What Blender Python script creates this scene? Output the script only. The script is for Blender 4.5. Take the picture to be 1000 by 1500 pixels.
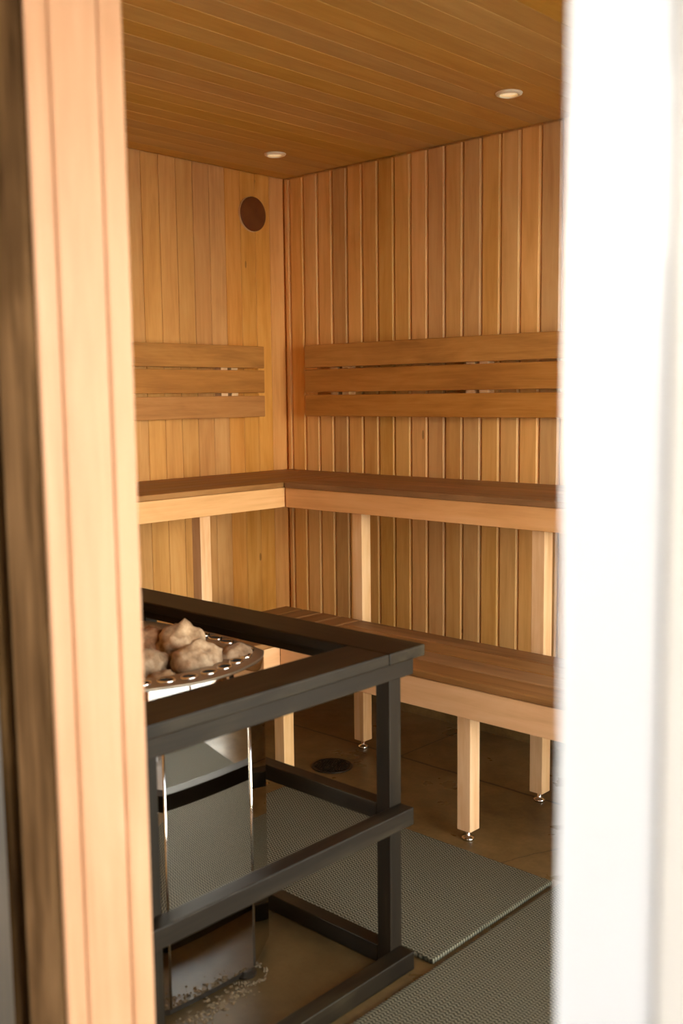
import bpy, bmesh, math, random
from mathutils import Vector, Matrix, noise

scene = bpy.context.scene
for o in list(bpy.data.objects):
    bpy.data.objects.remove(o, do_unlink=True)
COL = scene.collection
random.seed(4)

# ------------------------------------------------------------------ camera
cam_data = bpy.data.cameras.new('camera')
cam = bpy.data.objects.new('camera', cam_data)
COL.objects.link(cam)
R_ = Vector((0.73193, 0.68129, -0.01113))
YAW, PITCH, ROLL = math.radians(42.998), math.radians(6.515), math.radians(-0.642)
fwd = Vector((-math.sin(YAW) * math.cos(PITCH), math.cos(YAW) * math.cos(PITCH), -math.sin(PITCH)))
rt = Vector((math.cos(YAW), math.sin(YAW), 0))
up = rt.cross(fwd)
Rv = math.cos(ROLL) * rt + math.sin(ROLL) * up
Uv = -math.sin(ROLL) * rt + math.cos(ROLL) * up
cam.matrix_world = Matrix(((Rv.x, Uv.x, -fwd.x, 3.146), (Rv.y, Uv.y, -fwd.y, -3.040),
                           (Rv.z, Uv.z, -fwd.z, 1.240), (0, 0, 0, 1)))
cam_data.sensor_fit = 'VERTICAL'
cam_data.sensor_height = 36.0
cam_data.sensor_width = 24.0
cam_data.lens = 1496.2 / 1500 * 36.0
cam_data.clip_start = 0.02
cam_data.dof.use_dof = True
cam_data.dof.focus_distance = 3.3
cam_data.dof.aperture_fstop = 3.4
scene.camera = cam

# ------------------------------------------------------------------ light
world = bpy.data.worlds.new('sky')
scene.world = world
world.use_nodes = True
wn = world.node_tree
wn.nodes.clear()
wo = wn.nodes.new('ShaderNodeOutputWorld')
wb = wn.nodes.new('ShaderNodeBackground')
wt = wn.nodes.new('ShaderNodeTexCoord')
ws = wn.nodes.new('ShaderNodeSeparateXYZ')
wr = wn.nodes.new('ShaderNodeValToRGB')
wr.color_ramp.elements[0].position = 0.0
wr.color_ramp.elements[0].color = (1.0, 0.89, 0.74, 1)
wr.color_ramp.elements[1].position = 0.45
wr.color_ramp.elements[1].color = (0.32, 0.36, 0.42, 1)
wn.links.new(wt.outputs['Generated'], ws.inputs[0])
wn.links.new(ws.outputs['Z'], wr.inputs[0])
wn.links.new(wr.outputs[0], wb.inputs[0])
wb.inputs[1].default_value = 26.0
wn.links.new(wb.outputs[0], wo.inputs[0])


def portal(name, loc, size, direction):
    d = bpy.data.lights.new(name, 'AREA')
    d.shape = 'RECTANGLE'
    d.size, d.size_y = size
    o = bpy.data.objects.new(name, d)
    o.location = loc
    o.rotation_euler = Vector(direction).to_track_quat('-Z', 'Y').to_euler()
    d.cycles.is_portal = True
    COL.objects.link(o)


portal('window_portal', (3.36, -1.30, 0.92), (1.76, 1.96), (-1, 0, 0))
portal('doorway_portal', (2.52, -2.44, 1.02), (0.66, 2.03), (0, 1, 0))

scene.view_settings.view_transform = 'Standard'
scene.view_settings.look = 'None'
scene.view_settings.gamma = 1
scene.view_settings.use_curve_mapping = False
scene.view_settings.exposure = 0.0
cy = scene.cycles
cy.max_bounces = 16
cy.diffuse_bounces = 10
cy.glossy_bounces = 6
cy.transparent_max_bounces = 8
cy.sample_clamp_indirect = 12
cy.use_denoising = True


# ------------------------------------------------------------------ node helpers
class NT:
    def __init__(s, name):
        s.m = bpy.data.materials.new(name)
        s.m.use_nodes = True
        s.t = s.m.node_tree
        s.t.nodes.clear()
        s.out = s.t.nodes.new('ShaderNodeOutputMaterial')

    def n(s, typ, ins=None, **kw):
        nd = s.t.nodes.new(typ)
        for k, v in kw.items():
            setattr(nd, k, v)
        for k, v in (ins or {}).items():
            s.set(nd.inputs[k], v)
        return nd

    def set(s, sock, v):
        if isinstance(v, bpy.types.NodeSocket):
            s.t.links.new(v, sock)
        else:
            sock.default_value = v

    def math(s, op, a, b=0.0, c=None):
        nd = s.t.nodes.new('ShaderNodeMath')
        nd.operation = op
        s.set(nd.inputs[0], a)
        s.set(nd.inputs[1], b)
        if c is not None:
            s.set(nd.inputs[2], c)
        return nd.outputs[0]

    def ramp(s, fac, stops):
        nd = s.t.nodes.new('ShaderNodeValToRGB')
        e = nd.color_ramp.elements
        while len(e) < len(stops):
            e.new(0.5)
        for i, (p, c) in enumerate(stops):
            e[i].position = p
            e[i].color = (*c, 1) if len(c) == 3 else c
        s.set(nd.inputs[0], fac)
        return nd.outputs[0]

    def mix(s, fac, a, b, mode='MIX'):
        nd = s.t.nodes.new('ShaderNodeMix')
        nd.data_type = 'RGBA'
        nd.blend_type = mode
        s.set(nd.inputs[0], fac)
        s.set(nd.inputs[6], a)
        s.set(nd.inputs[7], b)
        return nd.outputs[2]

    def noise(s, vec, scale, detail=3.0, rough=0.55, dist=0.0):
        return s.n('ShaderNodeTexNoise', {'Vector': vec, 'Scale': scale, 'Detail': detail,
                                          'Roughness': rough, 'Distortion': dist}).outputs['Fac']

    def bsdf(s, color, rough, bump=None, bump_s=0.2, bump_d=0.001, metallic=0.0, spec=0.5, coat=0.0):
        b = s.n('ShaderNodeBsdfPrincipled', {'Base Color': color, 'Roughness': rough, 'Metallic': metallic,
                                             'Specular IOR Level': spec, 'Coat Weight': coat})
        if bump is not None:
            bp = s.n('ShaderNodeBump', {'Height': bump, 'Strength': bump_s, 'Distance': bump_d})
            s.t.links.new(bp.outputs[0], b.inputs['Normal'])
        s.t.links.new(b.outputs[0], s.out.inputs[0])
        return b


def rgb(c):
    return (*c, 1.0)


def wood(name, dark, mid, light, grain, board=None, pitch=0.0805, off=0.0, rough=0.5, tint=0.35, knots=0.0, spec=0.35):
    """Straight grained timber; grain = axis the fibres run along; board = axis the boards are laid side by side."""
    s = NT(name)
    tc = s.n('ShaderNodeTexCoord')
    co = tc.outputs['Object']
    sep = s.n('ShaderNodeSeparateXYZ', {0: co})
    inf = s.n('ShaderNodeObjectInfo')
    if board is not None:
        idx = s.math('FLOOR', s.math('DIVIDE', s.math('SUBTRACT', sep.outputs[board], off), pitch))
        wnz = s.n('ShaderNodeTexWhiteNoise', {'W': s.math('ADD', idx, 0.37)}, noise_dimensions='1D')
        rnd, rcol = wnz.outputs['Value'], wnz.outputs['Color']
    else:
        rnd = inf.outputs['Random']
        wnz = s.n('ShaderNodeTexWhiteNoise', {'W': s.math('MULTIPLY', rnd, 91.7)}, noise_dimensions='1D')
        rcol = wnz.outputs['Color']
    offv = s.n('ShaderNodeVectorMath', {0: rcol, 1: (13.0, 17.0, 11.0)}, operation='MULTIPLY').outputs[0]
    sh = s.n('ShaderNodeVectorMath', {0: co, 1: offv}, operation='ADD').outputs[0]
    sc = [1.0, 1.0, 1.0]
    sc[grain] = 0.06
    st = s.n('ShaderNodeMapping', {'Vector': sh, 'Scale': tuple(sc)}).outputs[0]
    sc2 = [1.0, 1.0, 1.0]
    sc2[grain] = 0.25
    st2 = s.n('ShaderNodeMapping', {'Vector': sh, 'Scale': tuple(sc2)}).outputs[0]
    g1 = s.noise(st, 38.0, 5.0, 0.6, 0.6)
    g2 = s.noise(st2, 9.0, 3.0, 0.55, 1.2)
    g3 = s.noise(st, 220.0, 2.0, 0.5)
    f = s.math('ADD', s.math('MULTIPLY', g1, 0.5), s.math('ADD', s.math('MULTIPLY', g2, 0.42), s.math('MULTIPLY', g3, 0.1)))
    colr = s.ramp(f, [(0.36, dark), (0.52, mid), (0.67, light)])
    # each board has its own tone
    v = s.math('ADD', s.math('MULTIPLY', rnd, tint), 1.0 - tint * 0.55)
    sepc = s.n('ShaderNodeSeparateColor', {0: rcol})
    hs = s.n('ShaderNodeHueSaturation', {'Hue': s.math('ADD', s.math('MULTIPLY', sepc.outputs[1], 0.007), 0.4955),
                                         'Saturation': s.math('ADD', s.math('MULTIPLY', sepc.outputs[2], 0.12), 0.94),
                                         'Value': v, 'Color': colr})
    c = hs.outputs[0]
    if knots > 0:
        vs = [9.0, 9.0, 9.0]
        vs[grain] = 3.0
        kv = s.n('ShaderNodeMapping', {'Vector': sh, 'Scale': tuple(vs)}).outputs[0]
        vo = s.n('ShaderNodeTexVoronoi', {'Vector': kv, 'Scale': 1.0})
        pick = s.n('ShaderNodeSeparateColor', {0: vo.outputs['Color']}).outputs[0]
        near = s.math('LESS_THAN', s.math('ADD', vo.outputs['Distance'], s.math('MULTIPLY', g1, 0.04)), 0.075)
        kf = s.math('MULTIPLY', near, s.math('LESS_THAN', pick, knots))
        c = s.mix(s.math('MULTIPLY', kf, 0.6), c, rgb([x * 0.3 for x in dark]))
    s.bsdf(c, rough, bump=g3, bump_s=0.12, bump_d=0.0006, spec=spec)
    return s.m


def plain(name, color, rough=0.5, metallic=0.0, var=0.0, scale=30.0, spec=0.5, coat=0.0):
    s = NT(name)
    co = s.n('ShaderNodeTexCoord').outputs['Object']
    nz = s.noise(co, scale, 4.0)
    c = s.mix(nz, rgb([max(0, x * (1 - var)) for x in color]), rgb([x * (1 + var) for x in color]))
    s.bsdf(c, rough, bump=nz, bump_s=0.1 if var else 0.0, bump_d=0.0005, metallic=metallic, spec=spec, coat=coat)
    return s.m


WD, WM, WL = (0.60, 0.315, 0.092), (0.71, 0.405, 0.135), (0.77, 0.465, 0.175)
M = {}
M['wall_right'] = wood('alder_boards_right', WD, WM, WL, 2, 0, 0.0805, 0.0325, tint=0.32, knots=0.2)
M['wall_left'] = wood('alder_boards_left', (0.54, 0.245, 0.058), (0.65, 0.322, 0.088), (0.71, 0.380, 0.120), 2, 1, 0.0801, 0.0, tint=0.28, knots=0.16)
M['ceiling'] = wood('alder_boards_ceiling', (0.48, 0.255, 0.052), (0.55, 0.305, 0.068), (0.61, 0.355, 0.09), 1, 0, 0.0805, 0.0, tint=0.14)
M['wall_door'] = wood('alder_boards_door_wall', WD, WM, WL, 2, 0, 0.0805, 0.0, tint=0.3)
LD, LM, LL = (0.66, 0.355, 0.150), (0.76, 0.435, 0.200), (0.81, 0.49, 0.245)
M['jamb'] = wood('pale_jamb_boards', (0.53, 0.275, 0.135), (0.61, 0.335, 0.178), (0.66, 0.38, 0.215), 2, None, tint=0.06, rough=0.45)
M['fascia_x'] = wood('pale_bench_front', LD, LM, LL, 0, None, tint=0.06)
M['fascia_y'] = wood('pale_bench_front_side', LD, LM, LL, 1, None, tint=0.06)
M['leg'] = wood('pale_leg_wood', LD, (0.77, 0.49, 0.25), (0.84, 0.57, 0.33), 2, None, tint=0.06)
SD, SM, SL = (0.21, 0.092, 0.027), (0.30, 0.142, 0.047), (0.38, 0.188, 0.069)
M['seat_x'] = wood('worn_seat_boards', SD, SM, SL, 0, None, tint=0.25, rough=0.5)
M['seat_y'] = wood('worn_seat_boards_side', SD, SM, SL, 1, None, tint=0.25, rough=0.5)
BD, BM, BL = (0.32, 0.138, 0.032), (0.46, 0.212, 0.050), (0.55, 0.268, 0.075)
M['back_x'] = wood('backrest_slat_wood', BD, BM, BL, 0, None, tint=0.12)
M['back_y'] = wood('backrest_slat_wood_side', BD, BM, BL, 1, None, tint=0.12)
CD, CM, CL = (0.006, 0.0035, 0.0014), (0.0125, 0.008, 0.0035), (0.030, 0.022, 0.011)
for ax, a in (('x', 0), ('y', 1), ('z', 2)):
    M['char_' + ax] = wood('charcoal_stained_wood_' + ax, CD, CM, CL, a, None, tint=0.2, rough=0.5, spec=0.22)
M['exterior'] = wood('weathered_dark_trim', (0.016, 0.008, 0.003), (0.066, 0.036, 0.013), (0.15, 0.086, 0.034), 2, None, tint=0.1, rough=1.0, knots=0.3, spec=0.0)
M['siding'] = wood('dark_exterior_siding', (0.015, 0.011, 0.006), (0.04, 0.03, 0.016), (0.07, 0.05, 0.028), 2, 0, 0.09, 0.0, tint=0.2, rough=0.6)
M['black'] = plain('black_shadow_gap', (0.01, 0.009, 0.008), 0.8)
M['chrome'] = plain('chromed_steel', (0.75, 0.72, 0.68), 0.15, 1.0)
M['iron'] = plain('dark_cast_iron', (0.030, 0.022, 0.015), 0.38, 0.5, 0.4, 80)
M['lamp_white'] = plain('white_lamp_metal', (0.93, 0.82, 0.60), 0.4)
M['lamp_lens'] = plain('frosted_lamp_lens', (0.92, 0.84, 0.66), 0.5)
lb_ = M['lamp_lens'].node_tree.nodes['Principled BSDF']
lb_.inputs['Emission Color'].default_value = (1.0, 0.72, 0.38, 1)
lb_.inputs['Emission Strength'].default_value = 0.6
M['vent'] = plain('rust_brown_vent_cover', (0.150, 0.046, 0.010), 0.6, 0.0, 0.5, 14, 0.2)
M['vent_rim'] = plain('pale_vent_rim', (0.70, 0.46, 0.22), 0.5)
M['rim'] = plain('smoked_steel_rim', (0.33, 0.25, 0.165), 0.42, 0.7, 0.25, 25)
M['hole'] = plain('rim_hole_shade', (0.012, 0.010, 0.008), 0.8)  # shade inside the rim holes put into the colour
M['crust'] = plain('pale_mineral_crust', (0.15, 0.105, 0.055), 0.9, 0.0, 0.6, 120)
M['door_reflected'] = plain('door_reflection_white', (0.50, 0.52, 0.54), 0.22, 0.0, 0.0, 8, 0.5, 0.3)  # reflected surroundings put into the base colour, on the panel too
M['panel_reflected'] = plain('panel_reflection_cream', (0.50, 0.49, 0.46), 0.3)


def steel():
    s = NT('polished_stainless_steel')
    co = s.n('ShaderNodeTexCoord').outputs['Object']
    st = s.n('ShaderNodeMapping', {'Vector': co, 'Scale': (1, 1, 0.3)}).outputs[0]
    nz = s.noise(st, 6.0, 3.0)
    r = s.math('ADD', s.math('MULTIPLY', nz, 0.03), 0.008)
    s.bsdf(rgb((0.66, 0.62, 0.56)), r, metallic=1.0)
    return s.m


def stone_mat():
    s = NT('sauna_rock')
    co = s.n('ShaderNodeTexCoord').outputs['Object']
    inf = s.n('ShaderNodeObjectInfo')
    a = s.noise(co, 28.0, 6.0, 0.65)
    b = s.noise(co, 120.0, 3.0, 0.6)
    c = s.ramp(a, [(0.3, (0.14, 0.080, 0.040)), (0.5, (0.33, 0.22, 0.13)), (0.7, (0.54, 0.41, 0.28))])
    c2 = s.n('ShaderNodeHueSaturation', {'Value': s.math('ADD', s.math('MULTIPLY', inf.outputs['Random'], 0.3), 0.85), 'Color': c}).outputs[0]
    c2 = s.mix(1.0, c2, inf.outputs['Color'], 'MULTIPLY')
    s.bsdf(c2, 0.85, bump=b, bump_s=0.5, bump_d=0.003)
    return s.m


def concrete_floor():
    s = NT('polished_brown_concrete')
    co = s.n('ShaderNodeTexCoord').outputs['Object']
    sep = s.n('ShaderNodeSeparateXYZ', {0: co})
    x, y = sep.outputs[0], sep.outputs[1]
    a = s.noise(co, 2.2, 6.0, 0.6, 0.4)
    b = s.noise(co, 16.0, 5.0, 0.65)
    d = s.noise(co, 70.0, 3.0, 0.6)
    f = s.math('ADD', s.math('MULTIPLY', a, 0.55), s.math('ADD', s.math('MULTIPLY', b, 0.3), s.math('MULTIPLY', d, 0.15)))
    c = s.ramp(f, [(0.36, (0.080, 0.047, 0.015)), (0.5, (0.145, 0.088, 0.031)), (0.64, (0.215, 0.137, 0.053))])
    # saw-cut joints
    wob = s.math('MULTIPLY', s.math('SUBTRACT', b, 0.5), 0.012)
    jy = s.math('LESS_THAN', s.math('ABSOLUTE', s.math('ADD', s.math('ADD', y, 0.418), wob)), 0.0048)
    jx = s.math('LESS_THAN', s.math('ABSOLUTE', s.math('SUBTRACT', s.math('ADD', x, s.math('MULTIPLY', wob, 0.3)), 0.962)), 0.0025)
    jx = s.math('MULTIPLY', jx, s.math('GREATER_THAN', y, -0.418))
    crack = s.math('LESS_THAN', s.math('ABSOLUTE', s.math('SUBTRACT', s.math('SUBTRACT', s.math('MULTIPLY', y, 0.45), x), s.math('ADD', -2.13, s.math('MULTIPLY', a, 0.12)))), 0.0018)
    crack = s.math('MULTIPLY', crack, s.math('LESS_THAN', y, -0.46))
    j = s.math('MAXIMUM', s.math('MAXIMUM', jy, jx), s.math('MULTIPLY', crack, 0.8))
    spots = s.math('MULTIPLY', s.math('GREATER_THAN', d, 0.72), 0.4)
    j = s.math('MAXIMUM', s.math('MULTIPLY', j, 0.95), spots)
    c = s.mix(j, c, rgb((0.028, 0.016, 0.007)))
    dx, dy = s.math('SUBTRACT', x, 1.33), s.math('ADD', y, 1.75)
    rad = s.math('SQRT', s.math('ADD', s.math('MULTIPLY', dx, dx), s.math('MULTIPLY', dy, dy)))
    heater_dark = s.ramp(s.math('ADD', rad, s.math('MULTIPLY', s.math('SUBTRACT', a, 0.5), 0.35)), [(0.42, (0.62, 0.62, 0.62)), (0.62, (0, 0, 0))])
    c = s.mix(heater_dark, c, rgb((0.030, 0.018, 0.007)))  # floor colour darkens unevenly towards the heater
    # damp patch round the drain and behind the rear bench legs
    r = s.ramp(s.noise(co, 5.0, 4.0, 0.6), [(0.30, (0.24, 0.24, 0.24)), (0.72, (0.44, 0.44, 0.44))])
    s.bsdf(c, r, bump=s.math('SUBTRACT', d, s.math('MULTIPLY', j, 2.0)), bump_s=0.08, bump_d=0.002, spec=0.32)
    return s.m


def mat_weave():
    s = NT('grey_woven_vinyl')
    co = s.n('ShaderNodeTexCoord').outputs['Object']
    sep = s.n('ShaderNodeSeparateXYZ', {0: co})
    x, y = sep.outputs[0], sep.outputs[1]
    nz = s.noise(co, 5.0, 2.0)
    zig = s.math('MULTIPLY', s.math('PINGPONG', s.math('DIVIDE', x, 0.0075), 1.0), 0.0042)
    ph = s.math('ADD', s.math('ADD', y, zig), s.math('MULTIPLY', nz, 0.02))
    w1 = s.math('SINE', s.math('MULTIPLY', ph, 2 * math.pi / 0.0085))
    w2 = s.math('SINE', s.math('MULTIPLY', s.math('ADD', x, s.math('MULTIPLY', nz, 0.01)), 2 * math.pi / 0.0075))
    h = s.math('ADD', s.math('MULTIPLY', w1, 0.38), s.math('ADD', s.math('MULTIPLY', w2, 0.12), 0.5))
    fine = s.noise(co, 400.0, 2.0)
    c = s.ramp(s.math('ADD', s.math('MULTIPLY', h, 0.8), s.math('MULTIPLY', fine, 0.2)),
               [(0.15, (0.022, 0.019, 0.011)), (0.5, (0.088, 0.080, 0.050)), (0.85, (0.27, 0.25, 0.175))])
    s.bsdf(c, 0.7, bump=h, bump_s=0.6, bump_d=0.002, spec=0.15)
    return s.m


def glass():
    s = NT('clear_window_glass')
    fr = s.n('ShaderNodeFresnel', {'IOR': 1.45})
    tr = s.n('ShaderNodeBsdfTransparent', {'Color': rgb((0.96, 0.98, 0.96))})
    gl = s.n('ShaderNodeBsdfGlossy', {'Roughness': 0.01})
    mx = s.n('ShaderNodeMixShader', {0: fr.outputs[0], 1: tr.outputs[0], 2: gl.outputs[0]})
    s.t.links.new(mx.outputs[0], s.out.inputs[0])
    return s.m


M['steel'] = steel()
M['stone'] = stone_mat()
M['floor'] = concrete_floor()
M['mat'] = mat_weave()
M['glass'] = glass()
M['plaster'] = plain('warm_plaster', (0.27, 0.20, 0.14), 0.9, 0.0, 0.1, 4)
M['blocker_pale'] = plain('pale_plaster', (0.6, 0.57, 0.52), 0.9, 0.0, 0.1, 4)
M['ground'] = plain('pale_concrete_paving', (0.55, 0.52, 0.47), 0.8, 0.0, 0.12, 3)


# ------------------------------------------------------------------ geometry helpers
def box(bm, lo, hi):
    vs = [bm.verts.new((x, y, z)) for z in (lo[2], hi[2]) for y in (lo[1], hi[1]) for x in (lo[0], hi[0])]
    for f in ((0, 2, 3, 1), (4, 5, 7, 6), (0, 1, 5, 4), (1, 3, 7, 5), (3, 2, 6, 7), (2, 0, 4, 6)):
        bm.faces.new([vs[i] for i in f])


def bx(lo, hi):
    bm = bmesh.new()
    box(bm, lo, hi)
    return bm


def lathe(prof, n=48, center=(0, 0, 0), closed=False):
    """prof = (radius, z) points, turned about z."""
    bm = bmesh.new()
    rings = []
    for r, z in prof:
        if r < 1e-6:
            rings.append([bm.verts.new((center[0], center[1], center[2] + z))])
        else:
            rings.append([bm.verts.new((center[0] + r * math.cos(2 * math.pi * i / n),
                                        center[1] + r * math.sin(2 * math.pi * i / n), center[2] + z)) for i in range(n)])
    pairs = list(zip(rings, rings[1:]))
    if closed:
        pairs.append((rings[-1], rings[0]))
    for a, b in pairs:
        for i in range(n):
            k = (i + 1) % n
            if len(a) == 1 and len(b) > 1:
                bm.faces.new((a[0], b[k], b[i]))
            elif len(b) == 1 and len(a) > 1:
                bm.faces.new((a[i], a[k], b[0]))
            elif len(a) > 1:
                bm.faces.new((a[i], a[k], b[k], b[i]))
    return bm


def root_of(p):
    while p.parent:
        p = p.parent
    return p


def obj(name, bm, mat, parent=None, bevel=0.0, smooth=False, seg=2, origin=None):
    """Link a bmesh (built in room coordinates) as one mesh object; children take their thing's origin."""
    base = root_of(parent).location if parent else (Vector(origin) if origin else Vector((0, 0, 0)))
    bmesh.ops.recalc_face_normals(bm, faces=bm.faces)
    bmesh.ops.translate(bm, verts=bm.verts, vec=-Vector(base))
    me = bpy.data.meshes.new(name)
    bm.to_mesh(me)
    bm.free()
    me.materials.append(M[mat] if isinstance(mat, str) else mat)
    if smooth:
        for p in me.polygons:
            p.use_smooth = True
    o = bpy.data.objects.new(name, me)
    COL.objects.link(o)
    if parent:
        o.parent = parent
    else:
        o.location = base
    if bevel:
        md = o.modifiers.new('bevel', 'BEVEL')
        md.width = bevel
        md.segments = seg
        md.limit_method = 'ANGLE'
        md.angle_limit = math.radians(40)
    return o


def tag(o, label, cat, group=None):
    o['label'] = label
    o['category'] = cat
    if group:
        o['group'] = group
    return o


def thing(name, label, cat, loc, group=None):
    o = bpy.data.objects.new(name, None)
    o.empty_display_size = 0.1
    o.location = loc
    COL.objects.link(o)
    return tag(o, label, cat, group)


def struct(name, bm, mat, parent=None, bevel=0.0):
    o = obj(name, bm, mat, parent, bevel)
    if parent is None:
        o['kind'] = 'structure'
    return o


def boards(bm, u_list, w0, w1, fn, T=0.015, gap=0.0015, bw=0.007, bd=0.006, back=0.03, ext=0.0):
    """Tongue-and-groove boards between the groove positions u_list, from w0 to w1; fn(u, depth, w) -> xyz."""
    for ua, ub in zip(u_list, u_list[1:]):
        g = gap / 2
        if ub - ua < 2 * bw + 0.006:
            prof = [(ua + g, T), (ua + g, 0), (ub - g, 0), (ub - g, T)]
        else:
            prof = [(ua + g, T), (ua + g, bd), (ua + g + bw, 0), (ub - g - bw, 0), (ub - g, bd), (ub - g, T)]
        a = [bm.verts.new(fn(u, d, w0)) for u, d in prof]
        b = [bm.verts.new(fn(u, d, w1)) for u, d in prof]
        n = len(prof)
        for i in range(n):
            k = (i + 1) % n
            bm.faces.new((a[i], a[k], b[k], b[i]))
        bm.faces.new(a)
        bm.faces.new(b[::-1])
    p = [fn(u, d, w) for u in (u_list[0] - ext, u_list[-1] + ext) for d in (T - 0.003, T + back) for w in (w0 - ext, w1 + ext)]
    lo = [min(q[i] for q in p) for i in range(3)]
    hi = [max(q[i] for q in p) for i in range(3)]
    box(bm, lo, hi)


def grooves(u0, u1, pitch, off):
    k = math.ceil((u0 - off) / pitch - 1e-6)
    out = [u0]
    while off + k * pitch < u1 - 1e-4:
        if off + k * pitch > u0 + 1e-4:
            out.append(off + k * pitch)
        k += 1
    return out + [u1]


# ------------------------------------------------------------------ the room
H = 2.134
XR = 3.25            # glazed wall
YD = -2.352          # inside of the door wall
YO = -2.467          # outside of the door wall
DL, DR = 2.19, 2.86  # doorway

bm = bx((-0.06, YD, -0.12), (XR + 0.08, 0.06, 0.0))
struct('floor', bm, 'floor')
bm = bmesh.new()
box(bm, (-12, -22, -0.13), (22, YD, -0.006))
box(bm, (XR + 0.08, YD, -0.13), (22, 12, -0.006))
struct('ground', bm, 'ground')
# unseen roof and walls added to cut the daylight at the doorway
bm = bmesh.new()
box(bm, (-4.0, -6.0, 2.45), (4.8, YO - 0.03, 2.60))
struct('roof_blocker', bm, 'siding')
struct('wall_blocker_low', bx((-4.0, -6.2, -0.006), (4.8, -6.0, 1.75)), 'blocker_pale')
struct('wall_blocker_side', bx((4.6, -6.0, -0.006), (4.8, -2.6, 2.45)), 'plaster')

bm = bmesh.new()
boards(bm, grooves(0.0, XR, 0.0805, 0.0325), 0.0, H - 0.007, lambda u, d, w: (u, d, w), bw=0.0075, bd=0.0075, ext=0.06)
struct('wall_right', bm, 'wall_right')
bm = bmesh.new()
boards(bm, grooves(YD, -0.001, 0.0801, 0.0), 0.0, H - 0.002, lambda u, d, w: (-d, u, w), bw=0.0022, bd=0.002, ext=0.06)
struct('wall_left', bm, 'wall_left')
bm = bmesh.new()
boards(bm, grooves(0.0, XR, 0.0805, 0.0), YD, -0.0, lambda u, d, w: (u, w, H + d), bw=0.0005, bd=0.001, gap=0.0016, ext=0.06)
struct('ceiling', bm, 'ceiling')

bm = bmesh.new()
fn = lambda u, d, w: (u, YD - d, w)
boards(bm, grooves(0.0, DL - 0.04, 0.0805, 0.0), 0.0, H, fn, back=0.05)
boards(bm, grooves(DL - 0.04, DR + 0.04, 0.0805, 0.0), 2.09, H, fn, back=0.05)
boards(bm, grooves(DR + 0.04, XR + 0.06, 0.0805, 0.0), 0.0, H, fn, back=0.05)
struct('wall_front', bm, 'wall_door')
bm = bmesh.new()
fn = lambda u, d, w: (u, YO + d, w)
boards(bm, grooves(-0.06, 2.085, 0.09, 0.0), 0.0, 2.4, fn, T=0.015, back=0.02)
boards(bm, grooves(2.085, DR + 0.12, 0.09, 0.0), 2.13, 2.4, fn, T=0.015, back=0.02)
boards(bm, grooves(DR + 0.12, XR + 0.08, 0.09, 0.0), 0.0, 2.4, fn, T=0.015, back=0.02)
struct('wall_exterior', bm, 'siding')

# glazed wall on the camera's right
bm = bmesh.new()
fn = lambda u, d, w: (XR + d, u, w)
WY0, WY1, WZ0, WZ1 = -2.28, -0.32, 0.04, 1.80
boards(bm, grooves(YD, WY0, 0.0805, 0.0), 0.0, H, fn, back=0.05)
boards(bm, grooves(WY1, 0.0, 0.0805, 0.0), 0.0, H, fn, back=0.05)
boards(bm, grooves(WY0, WY1, 0.0805, 0.0), 0.0, WZ0, fn, back=0.05)
boards(bm, grooves(WY0, WY1, 0.0805, 0.0), WZ1, H, fn, back=0.05)
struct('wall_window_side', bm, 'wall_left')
bm = bmesh.new()
for lo, hi in (((XR - 0.01, WY0, WZ0), (XR + 0.07, WY0 + 0.05, WZ1)), ((XR - 0.01, WY1 - 0.05, WZ0), (XR + 0.07, WY1, WZ1)),
               ((XR - 0.01, WY0 + 0.05, WZ0), (XR + 0.07, WY1 - 0.05, WZ0 + 0.05)), ((XR - 0.01, WY0 + 0.05, WZ1 - 0.05), (XR + 0.07, WY1 - 0.05, WZ1)),
               ((XR - 0.01, -1.54, WZ0 + 0.05), (XR + 0.07, -1.49, WZ1 - 0.05))):
    box(bm, lo, hi)
win = struct('window_1', bm, 'jamb')
pane = obj('window_pane', bx((XR + 0.028, WY0 + 0.03, WZ0 + 0.03), (XR + 0.034, WY1 - 0.03, WZ1 - 0.03)), 'glass', win)

struct('wall_foot_strip_right', bx((0.0, -0.012, 0.0), (XR, 0.0, 0.20)), 'floor')  # strip in the dark floor colour along the foot of both walls
struct('wall_foot_strip_left', bx((0.0, YD, 0.0), (0.012, -0.012, 0.20)), 'floor')

# door lining: reveal boards on the left, the head and the right side
bm = bmesh.new()
boards(bm, [YO - 0.004, -2.4435, -2.3837, YD + 0.0005], 0.0, 2.05, lambda u, d, w: (DL - d, u, w), T=0.03, bw=0.002, bd=0.002, gap=0.0016, back=0.01)
struct('trim_1', bm, 'jamb')
struct('trim_2', bx((DR, YO, 0.0), (DR + 0.04, YD, 2.05)), 'jamb', bevel=0.002)
struct('trim_3', bx((DL - 0.04, YO, 2.05), (DR + 0.04, YD, 2.09)), 'jamb', bevel=0.002)
# dark casing on the outside face, left of the opening, with a shadow gap beyond it
bm = bx((2.1185, YO - 0.010, 0.0), (DL - 0.0012, YO - 0.0045, 2.13))
box(bm, (2.1185, YO - 0.0045, 0.0), (DL - 0.042, YO + 0.018, 2.13))
struct('trim_4', bm, 'exterior')
struct('trim_5', bx((DR + 0.05, YO - 0.024, 0.0), (DR + 0.12, YO - 0.0005, 2.13)), 'exterior', bevel=0.002)
struct('trim_6', bx((2.078, YO - 0.009, 0.0), (2.096, YO + 0.0, 2.13)), 'exterior', bevel=0.002)

# door leaf folded back on the right; white colour stands for reflected sky
door = struct('door_1', bx((2.868, -2.575, 0.01), (2.925, -2.53, 2.03)), 'door_reflected', bevel=0.004)
dp = obj('door_panel', bx((2.925, -2.572, 0.01), (3.50, -2.535, 2.03)), 'panel_reflected', door, bevel=0.003)


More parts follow.
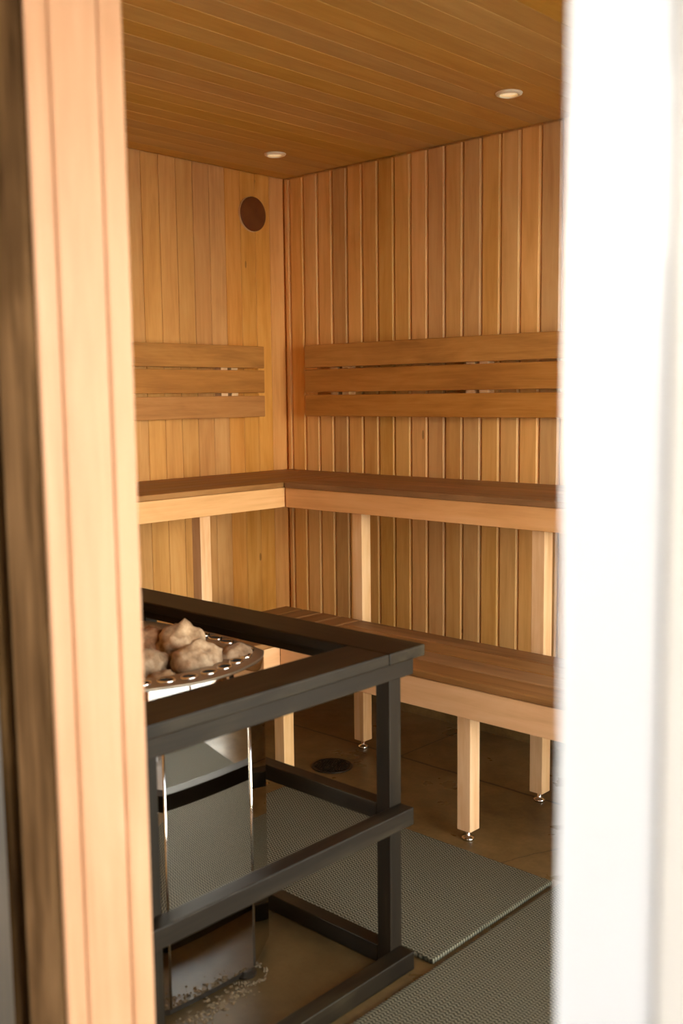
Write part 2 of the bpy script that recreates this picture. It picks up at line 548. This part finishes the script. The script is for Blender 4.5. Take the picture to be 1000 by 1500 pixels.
# ------------------------------------------------------------------ benches
def leveling_foot(cx, cy_, parent):
    bm = lathe([(0.0, 0.0), (0.017, 0.0), (0.019, 0.004), (0.017, 0.008), (0.008, 0.011), (0.0065, 0.013), (0.0065, 0.034), (0.0, 0.034)], 24, (cx, cy_, 0.0))
    obj('leveling_foot', bm, 'chrome', parent, smooth=True)


def leg(cx, cy_, z1, parent, s=0.0225):
    o = obj('leg', bx((cx - s, cy_ - s, 0.03), (cx + s, cy_ + s, z1)), 'leg', parent, bevel=0.002)
    leveling_foot(cx, cy_, o)
    return o


ub1 = thing('upper_bench', 'upper corner bench wing along the wall with the round vent', 'bench', (0.25, -1.2, 0))
n, x0, x1 = 5, 0.022, 0.492
p = (x1 - x0) / n
for i in range(n):
    obj('seat_board', bx((x0 + i * p + 0.001, YD + 0.004, 0.912), (x0 + (i + 1) * p - 0.002, -0.012, 0.931)), 'seat_y', ub1, bevel=0.002)
obj('front_rail', bx((0.460, YD + 0.004, 0.840), (0.486, -0.03, 0.911)), 'fascia_y', ub1, bevel=0.002)
obj('wall_cleat', bx((0.002, YD + 0.004, 0.872), (0.028, -0.02, 0.911)), 'fascia_y', ub1)
for y in (-0.834, -1.555):
    leg(0.4325, y, 0.905, ub1)

ub2 = thing('upper_bench', 'upper corner bench wing along the wall with the long backrest', 'bench', (1.8, -0.25, 0))
n, y0, y1 = 5, -0.022, -0.4985
p = (y1 - y0) / n
for i in range(n):
    obj('seat_board', bx((0.495, y0 + (i + 1) * p + 0.001, 0.912), (XR - 0.012, y0 + i * p - 0.002, 0.931)), 'seat_x', ub2, bevel=0.002)
obj('front_rail', bx((0.4935, -0.4905, 0.840), (XR - 0.012, -0.465, 0.911)), 'fascia_x', ub2, bevel=0.002)
obj('wall_cleat', bx((0.53, -0.028, 0.872), (XR - 0.012, -0.002, 0.911)), 'fascia_x', ub2)
for x in (0.807, 1.530):
    leg(x, -0.4325, 0.905, ub2)

zl, tl = 0.472, 0.022
lb1 = thing('lower_bench', 'short lower bench wing running behind the stone heater', 'bench', (0.65, -0.9, 0))
n, x0, x1 = 4, 0.468, 0.838
p = (x1 - x0) / n
for i in range(n):
    obj('seat_board', bx((x0 + i * p + 0.001, -1.36, zl - tl), (x0 + (i + 1) * p - 0.002, -0.472, zl)), 'seat_y', lb1, bevel=0.007)
obj('front_rail', bx((0.800, -1.355, 0.365), (0.826, -0.846, zl - tl - 0.001)), 'fascia_y', lb1, bevel=0.002)
for y in (-0.81, -1.30):
    leg(0.80 - 0.0, y, 0.40, lb1).location = (0, 0, 0)
obj('cross_rail', bx((0.50, -1.32, 0.385), (0.799, -1.296, zl - tl - 0.001)), 'fascia_x', lb1)

lb2 = thing('lower_bench', 'long lower bench below the long backrest, its front legs on the wet concrete', 'bench', (2.0, -0.66, 0))
n, y0, y1 = 4, -0.474, -0.856
p = (y1 - y0) / n
for i in range(n):
    obj('seat_board', bx((0.840, y0 + (i + 1) * p + 0.003, zl - tl), (XR - 0.012, y0 + i * p - 0.001, zl)), 'seat_x', lb2, bevel=0.005)
obj('front_rail', bx((0.828, -0.848, 0.365), (XR - 0.012, -0.822, zl - tl - 0.001)), 'fascia_x', lb2, bevel=0.002)
for x in (1.528, 2.25):
    leg(x, -0.799, 0.44, lb2)
for x in (1.45, 2.2):
    obj('cross_rail', bx((x - 0.012, -0.820, 0.385), (x + 0.012, -0.478, zl - tl - 0.001)), 'fascia_y', lb2)

# ------------------------------------------------------------------ backrests
bk2 = thing('backrest', 'long three-slat wooden backrest on the wall right of the corner', 'backrest', (1.6, 0, 1.3))
for z0, z1 in ((1.353, 1.443), (1.254, 1.345), (1.157, 1.243)):
    obj('slat', bx((0.170, -0.060, z0), (3.05, -0.041, z1)), 'back_x', bk2, bevel=0.003)
for x in (0.30, 0.36, 0.965, 1.023, 1.66, 1.72, 2.4, 2.46):
    obj('support', bx((x, -0.0405, 1.18), (x + 0.036, -0.0005, 1.42)), 'leg', bk2)
bk1 = thing('backrest', 'short three-slat wooden backrest below the round vent', 'backrest', (0, -1.0, 1.3))
for z0, z1 in ((1.353, 1.440), (1.254, 1.344), (1.157, 1.242)):
    obj('slat', bx((0.041, -2.1, z0), (0.060, -0.180, z1)), 'back_y', bk1, bevel=0.003)
for y in (-0.342, -0.395, -1.05, -1.10, -1.75, -1.80):
    obj('support', bx((0.0005, y, 1.18), (0.0405, y + 0.034, 1.42)), 'leg', bk1)

# ------------------------------------------------------------------ round vent
vt = thing('wall_vent', 'round rust-brown vent cover high on the wall left of the corner', 'vent', (0, -0.181, 1.970))
bm = lathe([(0.0, 0.008), (0.064, 0.008), (0.068, 0.010), (0.068, 0.013), (0.064, 0.016), (0.0, 0.018)], 56)
bmesh.ops.rotate(bm, verts=bm.verts, cent=(0, 0, 0), matrix=Matrix.Rotation(math.pi / 2, 3, 'Y'))
bmesh.ops.translate(bm, verts=bm.verts, vec=(0, -0.181, 1.970))
obj('cover_disc', bm, 'vent', vt, smooth=False)
bm = lathe([(0.058, 0.0), (0.0695, 0.0), (0.0695, 0.0075), (0.058, 0.0075)], 56, closed=True)
bmesh.ops.rotate(bm, verts=bm.verts, cent=(0, 0, 0), matrix=Matrix.Rotation(math.pi / 2, 3, 'Y'))
bmesh.ops.translate(bm, verts=bm.verts, vec=(0.0005, -0.181, 1.970))
obj('vent_ring', bm, 'vent_rim', vt)


# ------------------------------------------------------------------ downlights
def downlight(x, y, label):
    t = thing('recessed_ceiling_light', label, 'ceiling light', (x, y, H), 'recessed ceiling lights')
    obj('trim_ring', lathe([(0.027, -0.0005), (0.026, -0.006), (0.030, -0.009), (0.039, -0.005), (0.041, -0.0005)], 40, (x, y, H), closed=True), 'lamp_white', t, smooth=True)
    obj('lens', lathe([(0.0, -0.003), (0.020, -0.0025), (0.0262, -0.001), (0.0262, -0.0004), (0.0, -0.0004)], 40, (x, y, H)), 'lamp_lens', t, smooth=True)


downlight(0.303, -0.331, 'small round cream downlight in the ceiling near the corner above the vent')
downlight(1.355, -0.364, 'small round cream downlight in the ceiling above the long backrest')

# ------------------------------------------------------------------ floor drain
dr = thing('floor_drain', 'round dark cast-iron drain grate in the wet concrete floor', 'drain', (0.852, -0.640, 0))
obj('drain_ring', lathe([(0.062, 0.0006), (0.070, 0.0006), (0.070, 0.003), (0.066, 0.0045), (0.062, 0.003)], 48, (0.852, -0.640, 0), closed=True), 'iron', dr, smooth=True)
bm = lathe([(0.0, 0.0012), (0.0615, 0.0012), (0.0615, 0.0024), (0.0, 0.0024)], 48, (0.852, -0.640, 0))
for i in range(-6, 7):
    for j in range(-6, 7):
        px, py = i * 0.0095 + (j % 2) * 0.0047, j * 0.0088
        if math.hypot(px, py) < 0.056:
            c = Vector((0.852 + px, -0.640 + py, 0.002))
            if (i + j) % 2:
                box(bm, c + Vector((-0.0040, -0.0014, 0)), c + Vector((0.0040, 0.0014, 0.004)))
            else:
                box(bm, c + Vector((-0.0014, -0.0040, 0)), c + Vector((0.0014, 0.0040, 0.004)))
obj('grate', bm, 'iron', dr)

# ------------------------------------------------------------------ floor mats
def woven_mat(x0, x1, y0, y1, label):
    bm = bmesh.new()
    box(bm, (x0, y0, 0.0005), (x1, y1, 0.012))
    o = obj('floor_mat', bm, 'mat', None, bevel=0.004, origin=((x0 + x1) / 2, (y0 + y1) / 2, 0.0))
    tag(o, label, 'floor mat', 'grey woven floor mats')


woven_mat(0.88, 1.848, -1.372, -0.879, 'grey woven vinyl floor mat between the heater guard and lower bench')
woven_mat(1.866, 3.18, -2.30, -0.876, 'grey woven vinyl floor mat beside the doorway, right of the heater guard')

# ------------------------------------------------------------------ heater guard
gd = thing('heater_guard_rail', 'charcoal-stained wooden guard rail fence around the stone heater', 'guard rail', (1.35, -1.75, 0))
PX, PY = (0.905, 1.753), (-1.446, -2.084)
S = 0.038
for x in PX:
    for y in PY:
        obj('post', bx((x, y, 0.002), (x + S, y + S, 0.6965)), 'char_z', gd, bevel=0.002)
for z0, z1 in ((0.002, 0.043), (0.329, 0.367), (0.658, 0.6965)):
    r_ = obj('rail', bx((1.7915, -2.16, z0), (1.829, -1.412, z1)), 'char_y', gd, bevel=0.002)
    obj('rail', bx((0.9435, -1.446, z0), (1.7525, -1.409, z1)), 'char_x', gd, bevel=0.002)
    obj('rail', bx((0.867, -2.16, z0), (0.9045, -1.412, z1)), 'char_y', gd, bevel=0.002)
ZT0, ZT1 = 0.697, 0.722
obj('top_board', bx((0.845, -1.508, ZT0), (1.846, -1.394, ZT1)), 'char_x', gd, bevel=0.003)
obj('top_board', bx((1.733, -2.19, ZT0), (1.846, -1.509, ZT1)), 'char_y', gd, bevel=0.003)
obj('top_board', bx((0.845, -2.19, ZT0), (0.958, -1.509, ZT1)), 'char_y', gd, bevel=0.003)

# ------------------------------------------------------------------ heater
ht = thing('sauna_heater', 'polished stainless-steel sauna heater with an open tray of stones', 'heater', (1.29, -1.745, 0))


def arc(a, b, sag, n):
    a, b = Vector(a), Vector(b)
    d = b - a
    nrm = Vector((d.y, -d.x)).normalized()
    return [a + d * t + nrm * sag * (1 - (2 * t - 1) ** 2) for t in [i / n for i in range(n)]]


c_ = [(1.576, -1.873), (1.583, -1.655), (1.515, -1.548), (1.08, -1.532), (1.01, -1.62), (1.01, -1.87), (1.08, -1.984), (1.505, -1.984)]
PLAN = []
RIMPLAN = []
for i in range(8):
    big = i in (0, 2, 4, 6)
    PLAN += arc(c_[i], c_[(i + 1) % 8], 0.002 if big else 0.001, 10 if big else 4)
    RIMPLAN += arc(c_[i], c_[(i + 1) % 8], 0.024 if big else 0.010, 10 if big else 4)
CEN = Vector((1.285, -1.748))


def ring(bm, k, z, plan):
    out = []
    for q in plan:
        d = q - CEN
        out.append(bm.verts.new((CEN.x + d.x * k, CEN.y + d.y * k, z)))
    return out


def loft(spec, close=False, plan=PLAN):
    bm = bmesh.new()
    rs = [ring(bm, k, z, plan) for k, z in spec]
    prs = list(zip(rs, rs[1:])) + ([(rs[-1], rs[0])] if close else [])
    n = len(PLAN)
    for a, b in prs:
        for i in range(n):
            bm.faces.new((a[i], a[(i + 1) % n], b[(i + 1) % n], b[i]))
    return bm


o = obj('steel_shell', loft([(0.985, 0.018), (1.0, 0.018), (1.0, 0.612), (0.985, 0.612)], True), 'steel', ht)
me = o.data
for p_ in me.polygons:
    p_.use_smooth = True
md = o.modifiers.new('edge', 'BEVEL')
md.width = 0.005
md.segments = 3
md.limit_method = 'ANGLE'
md.angle_limit = math.radians(22)
md.harden_normals = True
obj('plinth', loft([(0.90, 0.002), (0.97, 0.002), (0.97, 0.03), (0.90, 0.03)], True), 'iron', ht)
cl = obj('collar', loft([(0.985, 0.612), (1.001, 0.612), (1.001, 0.679), (0.985, 0.679)], True, RIMPLAN), 'steel', ht, smooth=True)
md = cl.modifiers.new('edge', 'BEVEL')
md.width = 0.003
md.segments = 2
md.limit_method = 'ANGLE'
md.angle_limit = math.radians(22)
md.harden_normals = True
for cx, cyy in ((1.5835, -1.6545), (1.5765, -1.8735)):
    obj('edge_glint_strip', lathe([(0.0, 0.02), (0.0026, 0.02), (0.0026, 0.611), (0.0, 0.611)], 12, (cx, cyy, 0)), 'chrome', ht, smooth=True)  # thin chrome rods added to draw a highlight along the shell corners
# top plate; hole shade drawn as dark discs, lit hole walls as bright rings
bm = loft([(0.76, 0.679), (1.003, 0.679), (1.005, 0.681), (1.003, 0.683), (0.995, 0.684), (0.77, 0.684)], True, RIMPLAN)
obj('top_plate', bm, 'rim', ht, smooth=False)
cum = [0.0]
for a, b in zip(RIMPLAN, RIMPLAN[1:] + RIMPLAN[:1]):
    cum.append(cum[-1] + (b - a).length)
tot = cum[-1]
NH = 34
for h in range(NH):
    s_ = tot * (h + 0.4) / NH
    i = max(j for j in range(len(RIMPLAN)) if cum[j] <= s_)
    a, b = RIMPLAN[i], RIMPLAN[(i + 1) % len(RIMPLAN)]
    q = a + (b - a) * ((s_ - cum[i]) / (b - a).length)
    d = q - CEN
    c = CEN + d * 0.885
    tdir = (b - a).normalized()
    nd = Vector((tdir.y, -tdir.x))
    bm = bmesh.new()
    vs = []
    N = 16
    for r_sc, z in ((1.0, 0.6845), (1.0, 0.6862), (0.8, 0.6862), (0.8, 0.6848)):
        vs.append([bm.verts.new((*(c + tdir * 0.0155 * r_sc * math.cos(2 * math.pi * k / N) + nd * 0.012 * r_sc * math.sin(2 * math.pi * k / N)), z)) for k in range(N)])
    for ra, rb in zip(vs, vs[1:]):
        for k in range(N):
            bm.faces.new((ra[k], ra[(k + 1) % N], rb[(k + 1) % N], rb[k]))
    bm.faces.new(vs[-1])
    if q.x > 1.2:
        hole = obj('hole_shade_disc', bm, 'hole', ht)
        bm = bmesh.new()
        vs = []
        for r_sc, z in ((1.0, 0.6842), (1.02, 0.6875), (1.2, 0.6875), (1.24, 0.6842)):
            vs.append([bm.verts.new((*(c + tdir * 0.0155 * r_sc * math.cos(2 * math.pi * k / N) + nd * 0.012 * r_sc * math.sin(2 * math.pi * k / N)), z)) for k in range(N)])
        for ra, rb in zip(vs, vs[1:]):
            for k in range(N):
                bm.faces.new((ra[k], ra[(k + 1) % N], rb[(k + 1) % N], rb[k]))
        obj('hole_lit_edge', bm, 'chrome', hole, smooth=True)
    else:
        bm.free()
bm = loft([(0.77, 0.676), (0.75, 0.638), (0.73, 0.638), (0.73, 0.62), (0.77, 0.62), (0.79, 0.671)], True, RIMPLAN)
vb = ring(bm, 0.735, 0.634, RIMPLAN)
bm.faces.new(vb)
obj('stone_tray', bm, 'iron', ht)
# corner feet
for cx, cyy in ((1.568, -1.668),):
    bm = bx((cx - 0.014, cyy - 0.014, 0.012), (cx + 0.012, cyy + 0.014, 0.075))
    f_ = obj('foot', bm, 'steel', ht, bevel=0.002)
    obj('foot_pad', lathe([(0.0, 0.001), (0.024, 0.001), (0.024, 0.006), (0.014, 0.011), (0.0, 0.012)], 20, (cx, cyy, 0)), 'iron', f_)


# ------------------------------------------------------------------ stones
def stone(cx, cy_, cz, r, sq, seed, label, tone=(1, 1, 1)):
    bm = bmesh.new()
    bmesh.ops.create_icosphere(bm, subdivisions=4, radius=1.0)
    off = Vector((seed * 3.7, seed * 1.9, seed * 5.3))
    for v in bm.verts:
        d = v.co.normalized()
        # a few flat broken faces plus lumps
        k = 1.0
        rr = random.Random(seed * 77)
        for _ in range(9):
            nrm = Vector((rr.uniform(-1, 1), rr.uniform(-1, 1), rr.uniform(-1, 1))).normalized()
            lim = rr.uniform(0.72, 0.95)
            dt = d.dot(nrm)
            if dt * k > lim:
                k = lim / dt
        k += 0.20 * noise.noise(d * 1.7 + off) + 0.13 * noise.noise(d * 3.6 + off) + 0.06 * noise.noise(d * 8.0 + off) + 0.025 * noise.noise(d * 18.0 + off)
        v.co = d * k * r
        v.co = Vector((v.co.x * sq[0], v.co.y * sq[1], v.co.z * sq[2])) + Vector((cx, cy_, cz))
    o = obj('sauna_stone', bm, 'stone', None, smooth=True, origin=(cx, cy_, cz))
    o.color = (*tone, 1)
    tag(o, label, 'stone', 'stones on the heater')


st_ = [
    (1.308, -1.702, 0.686, 0.046, (1.0, 1.0, 1.0), 1, 'reddish-brown heater stone at the back left of the pile, beside the door jamb', (0.82, 0.62, 0.50)),
    (1.382, -1.668, 0.694, 0.056, (1.0, 0.95, 0.95), 2, 'large pale beige heater stone standing tallest in the middle of the pile', (1.12, 1.1, 1.05)),
    (1.480, -1.708, 0.686, 0.053, (1.0, 1.0, 0.85), 3, 'lumpy pale heater stone leaning on the front of the tallest stone', (1.05, 1.02, 0.98)),
    (1.492, -1.612, 0.676, 0.041, (0.9, 1.1, 0.75), 4, 'low brownish heater stone at the right end of the pile', (0.9, 0.82, 0.75)),
    (1.420, -1.790, 0.678, 0.044, (1.0, 1.0, 0.85), 5, 'pale heater stone at the left front of the pile, beside the door jamb', (1.05, 1.02, 0.98)),
    (1.502, -1.814, 0.664, 0.036, (1.0, 1.1, 0.7), 6, 'small tan heater stone lying lowest at the front left, near the steel rim', (0.95, 0.85, 0.72)),
    (1.512, -1.766, 0.655, 0.024, (1.0, 1.2, 0.7), 7, 'small dark brown heater stone tucked low in front of the tallest stone', (0.6, 0.5, 0.42)),
    (1.415, -1.588, 0.660, 0.036, (1.1, 1.0, 0.6), 8, 'dark flat heater stone lying behind the right end of the pile', (0.5, 0.42, 0.36)),
    (1.312, -1.602, 0.663, 0.040, (1.1, 1.0, 0.6), 9, 'dark heater stone half hidden at the back of the pile, under the guard board', (0.5, 0.42, 0.36)),
]
for a in st_:
    stone(*a)

# ------------------------------------------------------------------ mineral crust on the floor below the heater
bm = bmesh.new()
rr = random.Random(3)


def crumb(x, y, r, h):
    k = rr.randint(6, 9)
    a0 = rr.random() * 6
    base = [bm.verts.new((x + r * rr.uniform(0.6, 1.2) * math.cos(a0 + 2 * math.pi * i / k), y + r * rr.uniform(0.6, 1.2) * math.sin(a0 + 2 * math.pi * i / k), 0.0008)) for i in range(k)]
    t_ = bm.verts.new((x + rr.uniform(-r, r) * 0.3, y + rr.uniform(-r, r) * 0.3, 0.0008 + h))
    for i in range(k):
        bm.faces.new((base[i], base[(i + 1) % k], t_))
    bm.faces.new(base[::-1])


for i in range(70):
    a = rr.uniform(-2.4, 2.2)
    R0 = rr.gauss(0.040, 0.005)
    crumb(1.572 + R0 * math.cos(a), -1.665 + R0 * math.sin(a), rr.uniform(0.002, 0.0055), rr.uniform(0.001, 0.004))
for i in range(260):
    t_ = rr.random()
    crumb(1.605 + rr.gauss(0, 0.016) + 0.02 * t_, -1.69 - 0.27 * t_ + rr.gauss(0, 0.006), rr.uniform(0.0015, 0.0055), rr.uniform(0.0006, 0.003))
cr = obj('mineral_crust', bm, 'crust')
tag(cr, 'pale crusty mineral deposit on the concrete below the steel heater', 'mineral deposit')
cr['kind'] = 'stuff'
